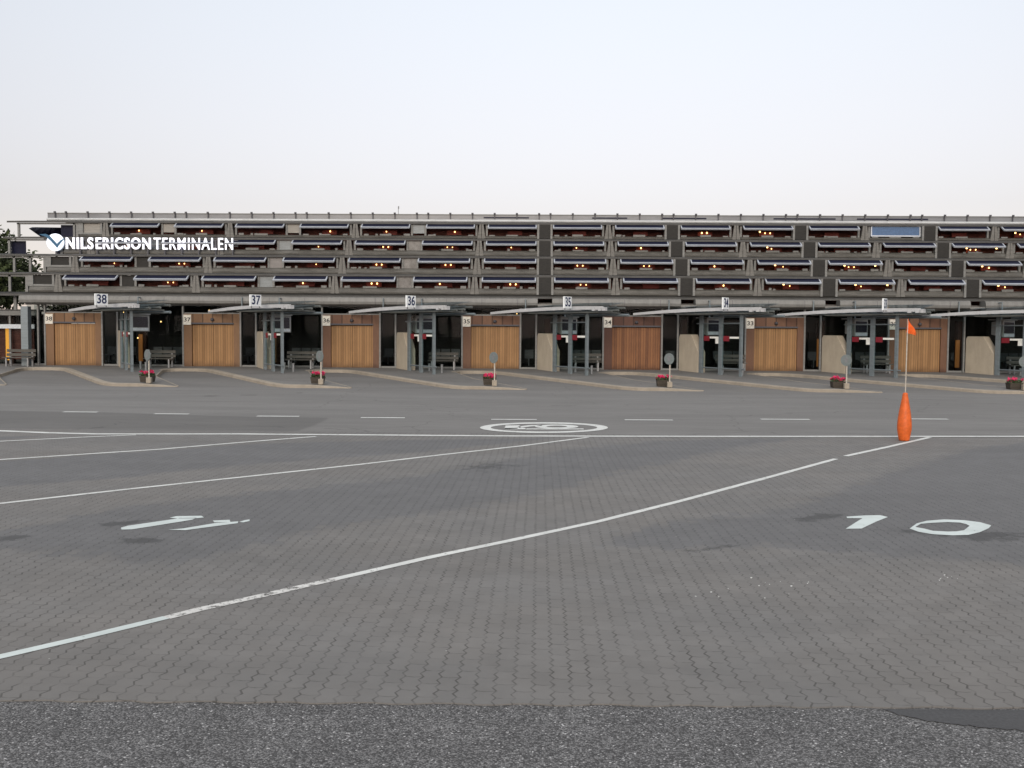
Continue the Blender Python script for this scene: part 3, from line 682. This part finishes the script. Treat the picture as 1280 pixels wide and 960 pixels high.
# ------------------------------------------------------------------ bus shelters
D = Vector((5.18, -4.6, 0)).normalized()            # along the canopy, towards its free end
Q = Vector((.664, .748, 0))                          # across it, towards its back
def V2(x, y, z): return Vector((x, y, z))
def make_shelter(g):
    base = (g + 1.1, 46.1, plat_z(46.1))
    r = empty('bus_shelter', base)
    A = Vector((g - 2.68, 49.25, 0))
    L = 6.93
    def pt(t, q, z): p = A + D * t + Q * q; return (p.x, p.y, z)
    def arch(t): return 3.06 + .17 * math.sin(min(1, t / L) * math.pi * .62)
    # front edge beam: slightly arched white box section in panels
    e = MB(); n = 14
    def section(t, hgt, q0, q1, dz=0): z = arch(t) + dz; return [pt(t, q0, z), pt(t, q0, z + hgt), pt(t, q1, z + hgt), pt(t, q1, z)]
    ring = [section(L * i / n, .105 + .05 * min(1, i / 4), 0, .12) for i in range(n + 1)]
    vs = [p for s in ring for p in s]
    e.add(vs, [(4 * i + k, 4 * i + (k + 1) % 4, 4 * i + 4 + (k + 1) % 4, 4 * i + 4 + k) for i in range(n) for k in range(4)] + [(0, 1, 2, 3), (4 * n + 3, 4 * n + 2, 4 * n + 1, 4 * n)])
    e.build('canopy_edge', 'canopyedge', r)
    tp = MB(); W = 1.75
    for i in range(n):
        t0, t1 = L * i / n + .01, L * (i + 1) / n - .01
        if i < 3: continue
        z0, z1 = arch(t0), arch(t1)
        tp.add([pt(t0, .125, z0 + .12), pt(t1, .125, z1 + .12), pt(t1, W, z1 + .36), pt(t0, W, z0 + .36)], [(0, 1, 2, 3)])
    tp.build('canopy_roof', 'canopytop', r)
    ub = MB()
    for i in range(1, n):
        t = L * i / n; z = arch(t); q1 = W if i > 3 else .3 + .35 * i
        a, b = pt(t, .125, z - .02), pt(t, q1, z + .16); ub.tube(a, b, .035, n=6)
    for q, zz, tt in ((.75, .02, 1.4), (1.25, .05, 2.2), (1.72, .16, 1.6)): ub.tube(pt(tt, q, 3.12 + zz), pt(L, q, 3.16 + zz), .055, n=8)
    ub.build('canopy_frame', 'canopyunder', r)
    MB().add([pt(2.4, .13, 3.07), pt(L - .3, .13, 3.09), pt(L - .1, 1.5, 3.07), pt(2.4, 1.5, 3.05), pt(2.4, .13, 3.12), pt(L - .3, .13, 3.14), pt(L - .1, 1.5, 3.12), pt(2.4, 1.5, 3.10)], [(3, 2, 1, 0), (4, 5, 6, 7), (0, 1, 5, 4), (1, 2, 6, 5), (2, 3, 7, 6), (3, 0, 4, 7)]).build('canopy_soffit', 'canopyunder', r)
    MB().tube(pt(3.6, 1.55, 3.0), pt(L + .35, 1.55, 3.0), .06, n=8).build('gutter_pipe', 'teal', r)
    ends = MB()
    for t in (L - .55, L - .2, L + .02):
        ends.add([pt(t, -.03, 3.17), pt(t + .16, -.03, 3.17), pt(t + .16, .16, 3.17), pt(t, .16, 3.17), pt(t, -.03, 3.33), pt(t + .16, -.03, 3.33), pt(t + .16, .16, 3.33), pt(t, .16, 3.33)], [(3, 2, 1, 0), (4, 5, 6, 7), (0, 1, 5, 4), (1, 2, 6, 5), (2, 3, 7, 6), (3, 0, 4, 7)])
    build_each(ends, 'edge_bracket', 'canopyedge', r)
    PP = [Vector((g + .48, 48.05, 0)), Vector((g + 1.19, 46.85, 0)), Vector((g + 1.91, 45.75, 0))]
    ds = (PP[2] - PP[0]).normalized(); nq = Vector((-ds.y, ds.x, 0))
    for i, p in enumerate(PP):
        w = .10 if i < 2 else .06
        pm = MB(); q = [p + ds * sx * w + nq * sy * .06 for sx, sy in ((-1, -1), (1, -1), (1, 1), (-1, 1))]
        pm.prism([(c.x, c.y, plat_z(p.y) - .02) for c in q], (0, 0, 3.12 - plat_z(p.y)))
        pm.build('post', 'teal', r)
    rl = MB()
    zb = plat_z(46.1)
    rl.tube((PP[0].x, PP[0].y, zb + .33), (*(PP[2] + ds * .25)[:2], zb + .33), .035, n=6); rl.tube((PP[0].x - .2, PP[0].y + .2, zb + 2.42), (*(PP[2])[:2], zb + 2.42), .03, n=6)
    build_each(rl, 'rail', 'teal', r)
    ft = MB()
    for p in (PP[0].lerp(PP[1], .5), PP[1].lerp(PP[2], .5)):
        c = p + nq * .75; ft.tube((c.x, c.y, zb - .02), (c.x, c.y, zb + .42), .06, n=8)
    build_each(ft, 'bollard', 'steel', r)
    for i in range(2):
        a, b = PP[i] + ds * .11, PP[i + 1] - ds * .08
        gm = MB(); gm.prism([(a.x, a.y, zb + .38), (b.x, b.y, zb + .38), (b.x, b.y, zb + 2.4), (a.x, a.y, zb + 2.4)], (nq.x * .012, nq.y * .012, 0))
        gp_ = gm.build('glass_panel', 'shelterglass', r)
        o = -nq * .012; z = zb + 1.72
        def flat(u0, u1, z0, z1):
            p, q = a.lerp(b, u0) + o, a.lerp(b, u1) + o
            return [(p.x, p.y, z0), (q.x, q.y, z0), (q.x, q.y, z1), (p.x, p.y, z1)]
        MB().prism(flat(.06, .40, z - .12, z + .12), tuple(o * .3)).build('no_smoking_sticker', 'red', gp_)
        sw = MB().prism(flat(.42, .95, z - .0, z + .09), tuple(o * .3))
        if i == 0: sw.prism(flat(.76, .97, z - .24, z - .002), tuple(o * .3))
        sw.build('notice_sticker', 'stickerwhite', gp_)
    tr = MB(); tr.tube((g - .95, 49.12, 3.80), (g - .95, 49.12, 3.30), .035, n=6); tr.tube((g - .95, 49.12, 3.80), (g - .95, 49.2, 3.80), .03, n=6)
    tr.build('tie_rod', 'teal', r)
    return r
SB = [38, 37, 36, 35, 34, 33, 32]
shelter0 = make_shelter(gx(38))
SH = {}
for b in SB:
    s = shelter0 if b == 38 else copy_tree(shelter0)
    s.location.x = gx(b) + 1.1; SH[b] = s
    tag(s, f'blue grey glazed bus shelter with a sloping canopy at stop {b}', 'bus shelter', 'bus shelters in front of the terminal')
# concrete fins
def make_fin(g):
    f0, f1 = Vector((g - .37, 49.62, 0)), Vector((g + .36, 48.2, 0))
    d = (f1 - f0); nrm = Vector((-d.y, d.x, 0)).normalized() * .42
    z0 = lambda p: plat_z(p.y) - .02
    def w(t, z): p = f0 + d * t; return (p.x, p.y, z)
    pts = [w(0, plat_z(f0.y) - .02), w(1, plat_z(f1.y) - .02), w(1, 1.30), w(.62, 2.14), w(.05, 2.14), w(0, 2.02)]
    return MB().prism(pts, (nrm.x, nrm.y, 0)).build('concrete_wall', 'fin', origin=(g, 48.3, .32), bevel=.02)
fin0 = make_fin(gx(38))
for b in SB:
    f = fin0 if b == 38 else copy_tree(fin0)
    f.location.x = gx(b)
    tag(f, f'low beige concrete wall with a sloped top beside the shelter of stop {b}', 'wall', 'concrete walls beside the shelters')
# number boards on the canopies and number plates on the door frames
for b in SB:
    g = gx(b); a = R(32); d = Vector((math.sin(a), math.cos(a), 0)); nf = Vector((math.cos(a), -math.sin(a), 0))
    p0 = Vector((g + .83, 44.43, 3.275)) 
    r = empty('stop_number_board', p0 + d * .3 - Vector((0, 0, .1)))
    def bx(t0, t1, z0, z1, th): 
        q = [p0 + d * t0, p0 + d * t1, p0 + d * t1 - nf * th, p0 + d * t0 - nf * th]
        return MB().prism([(c.x, c.y, p0.z + z0) for c in q], (0, 0, z1 - z0))
    bx(0, .64, 0, .52, .07).build('board', 'boardwhite', r)
    bx(.06, .10, -.12, 0, .04).build('board_post', 'steel', r); bx(.54, .58, -.12, 0, .04).build('board_post', 'steel', r)
    for t_ in (.08, .56):
        q0 = p0 + d * t_ - nf * .02 - Vector((0, 0, .10)); MB().tube(q0, q0 + Q * 1.02 + Vector((0, 0, .02)), .025, n=6).build('board_arm', 'steel', r)
    rot = Matrix(((d.x, 0, nf.x, 0), (d.y, 0, nf.y, 0), (0, 1, 0, 0), (0, 0, 0, 1)))
    c = p0 + d * .32 + nf * .004 + Vector((0, 0, .26))
    text_mesh(str(b), .56, .004, .008, .92, rot, c).build('numeral', 'navyink', r)
    tag(r, f'white board with dark number {b} raised above its canopy edge', 'number board', 'number boards on the shelter canopies')
    r = empty('stop_number_plate', (g - 3.88, WY - .12, 2.46))
    MB().box(g - 4.07, g - 3.68, WY - .145, WY - .13, 2.45, 2.95).build('plate', 'cream', r)
    text_mesh(str(b), .28, .003, .004, 1.25, UPRIGHT, (g - 3.875, WY - .15, 2.70)).build('numeral', 'black', r)
    tag(r, f'small cream plate with black {b} on the wooden door frame', 'number plate', 'number plates on the door frames')
# information monitors hanging from the fascia
def make_monitor(g):
    c = Vector((g + .98, 48.75, 0)); a = R(35)
    r = empty('information_monitor', (c.x, c.y, 2.12))
    mt = Matrix.Translation((c.x, c.y, 0)) @ Matrix.Rotation(a, 4, 'Z')
    h = MB()
    fr = [mt @ Vector(p) for p in ((-.50, -.33, 2.10), (.50, -.33, 2.10), (.50, -.33, 2.92), (-.50, -.33, 2.92))]
    bk = [mt @ Vector(p) for p in ((-.30, .38, 2.24), (.30, .38, 2.24), (.30, .38, 2.84), (-.30, .38, 2.84))]
    h.add(fr + bk, [(0, 1, 2, 3), (7, 6, 5, 4), (0, 4, 5, 1), (1, 5, 6, 2), (2, 6, 7, 3), (3, 7, 4, 0)])
    ho = h.build('housing', 'housing', r, bevel=.015)
    MB().box(-.41, .41, -.35, -.332, 2.31, 2.82, mt).build('screen', 'screen', r)
    MB().box(-.44, .44, -.36, -.332, 2.14, 2.275, mt).build('caption_strip', 'stripw', r)
    MB().box(-.53, .53, -.44, .42, 2.925, 2.965, mt).build('rain_cover', 'housing', r)
    MB().tube((c.x, c.y + .1, 2.94), (c.x, c.y + .1, 3.80), .035, n=8).tube((c.x, c.y + .1, 3.77), (c.x, 49.2, 3.77), .03, n=8).build('hanger', 'teal', r)
    return r
mon0 = make_monitor(gx(38))
for b in SB:
    m = mon0 if b == 38 else copy_tree(mon0)
    m.location.x = gx(b) + .98
    tag(m, f'grey boxed information screen hanging by a rod beside stop {b}', 'monitor', 'information monitors hanging from the fascia')
# benches
def make_bench(g):
    x0, x1, y = g + 1.32, g + 2.78, 48.85; z = plat_z(y)
    r = empty('bench', ((x0 + x1) / 2, y, z))
    s = MB()
    for j in range(3): s.box(x0, x1, y - .36 + j * .14, y - .25 + j * .14, z + .42, z + .455)
    s.build('seat', 'bench', r)
    s = MB()
    for j in range(2): s.box(x0, x1, y + .09 + j * .03, y + .125 + j * .03, z + .50 + j * .20, z + .64 + j * .20)
    s.build('backrest', 'bench', r)
    for x in (x0 + .16, x1 - .22):
        l = MB(); l.box(x, x + .07, y - .34, y - .27, z, z + .42); l.box(x, x + .07, y + .125 + .0, y + .19, z, z + .84); l.box(x, x + .07, y - .27, y + .125, z + .36, z + .42)
        l.build('leg', 'steel', r)
    return r
bench0 = make_bench(gx(39))
place = {39: 'beside the corner column at the terminal end', 38: 'behind the sign of stop 38', 37: 'behind the sign of stop 37', 36: 'right of the shelter at stop 36', 35: 'seen through the shelter of stop 35', 34: 'seen through the shelter of stop 34', 33: 'seen through the shelter of stop 33', 32: 'seen through the shelter of stop 32'}
for b in [39] + SB:
    o = bench0 if b == 39 else copy_tree(bench0)
    o.location.x = gx(b) + 2.05
    tag(o, f'dark slatted bench against the glass {place[b]}', 'bench', 'benches along the glass front')
# round signs and flower planters at the platform tips
def make_sign(g):
    x, y = g + 4.95, 40.05; z = plat_z(y)
    r = empty('round_road_sign', (x, y, z))
    a = R(-38); n = Vector((math.sin(a), -math.cos(a), 0)); u = Vector((math.cos(a), math.sin(a), 0))
    MB().tube((x, y, z), (x, y, z + 1.34), .03, n=8).build('pole', 'pole', r)
    MB().box(x - .10, x + .10, y - .10, y + .10, z - .01, z + .22).build('base', 'kerb', r, bevel=.02)
    c = Vector((x, y, z + 1.13)) + n * .055
    d = MB(); N = 24
    ring = [c + u * .225 * math.cos(2 * math.pi * i / N) + Vector((0, 0, .225 * math.sin(2 * math.pi * i / N))) for i in range(N)]
    d.prism(ring, tuple(n * .02)); d.build('disc', 'signback', r)
    cl = MB(); q = c + n * .021
    cl.prism([tuple(q + u * sx + Vector((0, 0, sz))) for sx, sz in ((-.05, -.1), (.05, -.1), (.05, .02), (.12, .02), (0, .15), (-.12, .02), (-.05, .02))], tuple(n * .004))
    cl.build('arrow', 'steel', r)
    return r
def make_planter(g, seed):
    rd = random.Random(seed)
    x, y = g + 4.73, 40.45; z = plat_z(y)
    r = empty('flower_planter', (x, y, z)); r.scale = (.84, .84, .80)
    w = MB(); v = [(x - .27, y - .22, z), (x + .27, y - .22, z), (x + .27, y + .22, z), (x - .27, y + .22, z), (x - .31, y - .26, z + .32), (x + .31, y - .26, z + .32), (x + .31, y + .26, z + .32), (x - .31, y + .26, z + .32)]
    w.add(v, [(3, 2, 1, 0), (0, 1, 5, 4), (1, 2, 6, 5), (2, 3, 7, 6), (3, 0, 4, 7), (4, 5, 6, 7)]); w.build('box', 'planter', r)
    lf, fl = MB(), MB()
    def quad(mb, c, s):
        u = Vector((rd.gauss(0, 1), rd.gauss(0, 1), rd.gauss(0, 1))).normalized(); w_ = u.orthogonal().normalized() * s; u *= s
        mb.add([c - u - w_, c + u - w_, c + u + w_, c - u + w_], [(0, 1, 2, 3)])
    for _ in range(170): quad(lf, Vector((x + rd.uniform(-.3, .3), y + rd.uniform(-.26, .26), z + .30 + rd.random() * .16)), .035)
    for _ in range(17):
        c = Vector((x + rd.uniform(-.28, .28), y + rd.uniform(-.24, .24), z + .40 + rd.random() * .17))
        for _ in range(22): quad(fl, c + Vector((rd.gauss(0, .03), rd.gauss(0, .03), rd.gauss(0, .026))), .022)
    lf.build('leaves', 'leafp', r); fl.build('blossom', 'petal', r)
    return r
for b in (38, 37, 36, 35, 34, 33):
    nb = b - 1
    s = make_sign(gx(b)) if b == 38 else copy_tree(SIGN0)
    if b == 38: SIGN0 = s
    s.location.x = gx(b) + 4.95
    tag(s, f'round grey traffic sign on a short pole at the kerb tip of stop {b}', 'road sign', 'round signs at the platform tips')
    p = make_planter(gx(b), b)
    tag(p, f'dark planter box of red geraniums beside the round sign of stop {b}', 'planter', 'flower planters at the platform tips')

# ------------------------------------------------------------------ marker buoy with flag
c = on_ground(1130, 551); bx_, by_ = c.x, c.y
r = empty('marker_cone', (bx_, by_, .006))
tag(r, 'orange skittle shaped marker with a thin flag pole on the stall line', 'marker')
MB().lathe((bx_, by_, .006), [(0, 0), (.10, 0), (.108, .02), (.125, .12), (.142, .22), (.145, .30), (.138, .42), (.118, .58), (.09, .74), (.066, .87), (.052, .96), (.045, .99), (0, 1.0)], 28).build('body', 'orange', r)
MB().tube((bx_, by_, .99), (bx_ + .01, by_, 2.52), .0125, n=8).build('pole', 'pole', r)
fl = MB(); rows = []
for i in range(9):
    t = i / 8; wv = .035 * math.sin(t * 7); 
    rows.append([(bx_ + .01 + .18 * t, by_ - .02 + wv, 2.54 - .30 * t - .012 * math.sin(t * 3)), (bx_ - .02 + .20 * t, by_ - .02 + wv * 1.3, 2.25 - .07 * t)])
vs = [Vector(p) for q in rows for p in q] + [Vector(p) + Vector((0, .006, 0)) for q in rows for p in q]
fs = [(2 * i, 2 * i + 1, 2 * i + 3, 2 * i + 2) for i in range(8)] + [(18 + 2 * i, 18 + 2 * i + 2, 18 + 2 * i + 3, 18 + 2 * i + 1) for i in range(8)]
fl.add(vs, fs).build('flag', 'flag', r)

# ------------------------------------------------------------------ roof sign
sy = 53.45; sz = 6.49
r = empty('roof_sign', (-24.5, sy, sz - .4))
tag(r, 'illuminated white terminal name with round bird emblem on the roof', 'roof sign')
def letters(body, x0, x1, h, off, nm='lettering'):
    mb = text_mesh(body, 1.0, .05, off, 1, UPRIGHT, (0, 0, 0), 'LEFT')
    xa, xb = min(v.x for v in mb.v), max(v.x for v in mb.v); za, zb = min(v.z for v in mb.v), max(v.z for v in mb.v)
    for v in mb.v: v.x = x0 + (v.x - xa) / (xb - xa) * (x1 - x0); v.z = sz + (v.z - za) / (zb - za) * h; v.y = sy + v.y
    return mb.build(nm, 'letter', r)
sxp = lambda x: (x - 681.5) * sy / F + GX + .02
letters('NILS', sxp(79), sxp(113.5), .63, .020); letters('ERICSON', sxp(117), sxp(186.5), .63, .020); letters('TERMINALEN', sxp(190.5), sxp(290.5), .63, .004)
cx, cz = sxp(65), sz + .36; N = 40
MB().prism([(cx + .465 * math.cos(2 * math.pi * i / N), sy, cz + .465 * math.sin(2 * math.pi * i / N)) for i in range(N)], (0, .1, 0)).build('emblem', 'emblem', r)
wg = [(-.86, .47), (-.50, .50), (-.28, .38), (-.06, .12), (.10, -.08), (.30, .12), (.56, .27), (.36, .02), (.22, -.17), (.11, -.34), (-.02, -.18), (-.22, .06), (-.46, .31)]
MB().prism([(cx + 1.0 * a, sy - .012, cz + .9 * b) for a, b in wg], (0, .009, 0)).build('bird', 'wing', r)
fr = MB(); fr.box(sxp(74), sxp(296), sy + .12, sy + .17, sz + .18, sz + .24); fr.box(sxp(74), sxp(296), sy + .12, sy + .17, sz + .48, sz + .53)
for i in range(10):
    x = sxp(96 + i * 21.5); fr.box(x - .04, x + .04, sy + .06, sy + .12, sz - .35, sz + .5)
fr.box(cx - .05, cx + .05, sy + .11, sy + .17, sz - .4, cz)
fr.build('sign_frame', 'bracket', r)
MB().box(sxp(288), sxp(298), sy + .0, sy + .05, sz + .30, sz + .38).build('sign_bracket', 'letter', r)
# thin mast on the roof
an = MB(); ax = (499.5 - 681) * 59 / F + GX; an.tube((ax, 58.9, zt), (ax - .02, 58.9, zt + 1.02), .018, n=6); an.tube((ax, 58.9, zt + .9), (ax, 58.9, zt + 1.05), .035, n=6)
tag(an.build('roof_mast', 'steel', origin=(ax, 58.9, zt)), 'thin grey mast rising above the parapet', 'mast')

# ------------------------------------------------------------------ trees beyond the left end
def tree(x, y, h, cr, seed, label, dark):
    rd = random.Random(seed)
    r = empty('broadleaf_tree', (x, y, 0))
    tk = MB(); tk.tube((x, y, -.1), (x + .1, y, h * .5), .28, .17, 10)
    tips = []
    for i in range(9):
        a = rd.random() * 6.28; l = rd.uniform(.35, .8) * cr
        p0 = Vector((x + .1, y, h * rd.uniform(.3, .5))); p1 = p0 + Vector((math.cos(a) * l, math.sin(a) * l, h * rd.uniform(.15, .38)))
        tk.tube(p0, p1, .09, .03, 6); tips.append(p1)
    tk.build('trunk', 'bark', r)
    for m, k in ((dark, 0), ('leaf', 1)):
        lf = MB()
        for c in range(95):
            th, ph = rd.random() * 6.28, math.acos(rd.uniform(-.75, 1)); rr = cr * rd.uniform(.45, 1.0)
            cc = Vector((x + rr * math.sin(ph) * math.cos(th), y + rr * math.sin(ph) * math.sin(th), h * .64 + h * .36 * rd.uniform(.5, 1.0) * math.cos(ph)))
            for _ in range(48):
                p = cc + Vector((rd.gauss(0, .38), rd.gauss(0, .38), rd.gauss(0, .28)))
                u = Vector((rd.gauss(0, 1), rd.gauss(0, 1), rd.gauss(0, .7))).normalized(); w_ = u.orthogonal().normalized() * rd.uniform(.08, .14); u = u * rd.uniform(.14, .24)
                lf.add([p - u, p + w_, p + u, p - w_], [(0, 1, 2, 3)])
        lf.build('crown', m, r)
    tag(r, label, 'tree', 'trees past the end of the terminal')
    return r
tree(-42.5, 74, 10.0, 4.6, 1, 'dark leafy tree showing above the open steel frames at the left edge', 'leafd')
tree(-35.5, 80, 7.4, 4.2, 2, 'lower dark tree seen through the empty steel frames of the terminal', 'leafd')

# ------------------------------------------------------------------ light, sky, camera
SUN_EL, SUN_AZ = 17.0, 186.0          # azimuth clockwise from +Y: behind the camera, to the left
w = bpy.data.worlds.new('World'); SC.world = w; w.use_nodes = True; t = w.node_tree
bg = t.nodes['Background']; sk = t.nodes.new('ShaderNodeTexSky'); sk.sky_type = 'NISHITA'; sk.sun_disc = False
sk.sun_elevation = R(SUN_EL); sk.sun_rotation = R(SUN_AZ); sk.air_density = 1.0; sk.dust_density = .6; sk.ozone_density = 1.2
hs = t.nodes.new('ShaderNodeHueSaturation'); hs.inputs['Saturation'].default_value = .34
t.links.new(sk.outputs[0], hs.inputs['Color']); 
tc = t.nodes.new('ShaderNodeTexCoord'); sx = t.nodes.new('ShaderNodeSeparateXYZ'); t.links.new(tc.outputs['Generated'], sx.inputs[0])
mt = t.nodes.new('ShaderNodeValToRGB'); t.links.new(sx.outputs[2], mt.inputs[0]); cr_ = mt.color_ramp
for p_, c_ in ((.12, (.44, .394, .388, 1)), (.22, (.555, .517, .505, 1)), (.34, (.70, .677, .66, 1))):
    e_ = cr_.elements.new(p_); e_.color = c_
cr_.elements[0].position = 0.0; cr_.elements[0].color = (.40, .34, .335, 1)
cr_.elements[-1].position = .75; cr_.elements[-1].color = (2.1, 1.92, 1.70, 1)
mu = t.nodes.new('ShaderNodeMix'); mu.data_type = 'RGBA'; mu.blend_type = 'MULTIPLY'; mu.inputs[0].default_value = 1; t.links.new(hs.outputs[0], mu.inputs[6]); t.links.new(mt.outputs[0], mu.inputs[7])
t.links.new(mu.outputs[2], bg.inputs['Color']); bg.inputs['Strength'].default_value = .15
sd = bpy.data.lights.new('sun', 'SUN'); sd.energy = .7; sd.angle = R(18); sd.color = (1.0, .88, .74)
so = bpy.data.objects.new('sun', sd); COL.objects.link(so)
e, az = R(SUN_EL), R(SUN_AZ)
sdir = Vector((math.sin(az) * math.cos(e), math.cos(az) * math.cos(e), math.sin(e)))
so.rotation_euler = (-sdir).to_track_quat('-Z', 'Y').to_euler(); so.location = (-20, -20, 30)
cd = bpy.data.cameras.new('camera'); co = bpy.data.objects.new('camera', cd); COL.objects.link(co); SC.camera = co
cd.sensor_fit = 'HORIZONTAL'; cd.sensor_width = 36; cd.lens = F / 1280 * 36; cd.clip_end = 3000; cd.clip_start = .05
co.matrix_world = Matrix(((RGT.x, UPV.x, -FWD.x, CAM.x), (RGT.y, UPV.y, -FWD.y, CAM.y), (RGT.z, UPV.z, -FWD.z, CAM.z), (0, 0, 0, 1)))
SC.view_settings.view_transform = 'Standard'; SC.view_settings.look = 'None'; SC.view_settings.gamma = 1; SC.view_settings.exposure = 1.01
SC.cycles.sample_clamp_indirect = 3; SC.cycles.max_bounces = 6; SC.cycles.transparent_max_bounces = 16; SC.cycles.caustics_reflective = False; SC.cycles.caustics_refractive = False
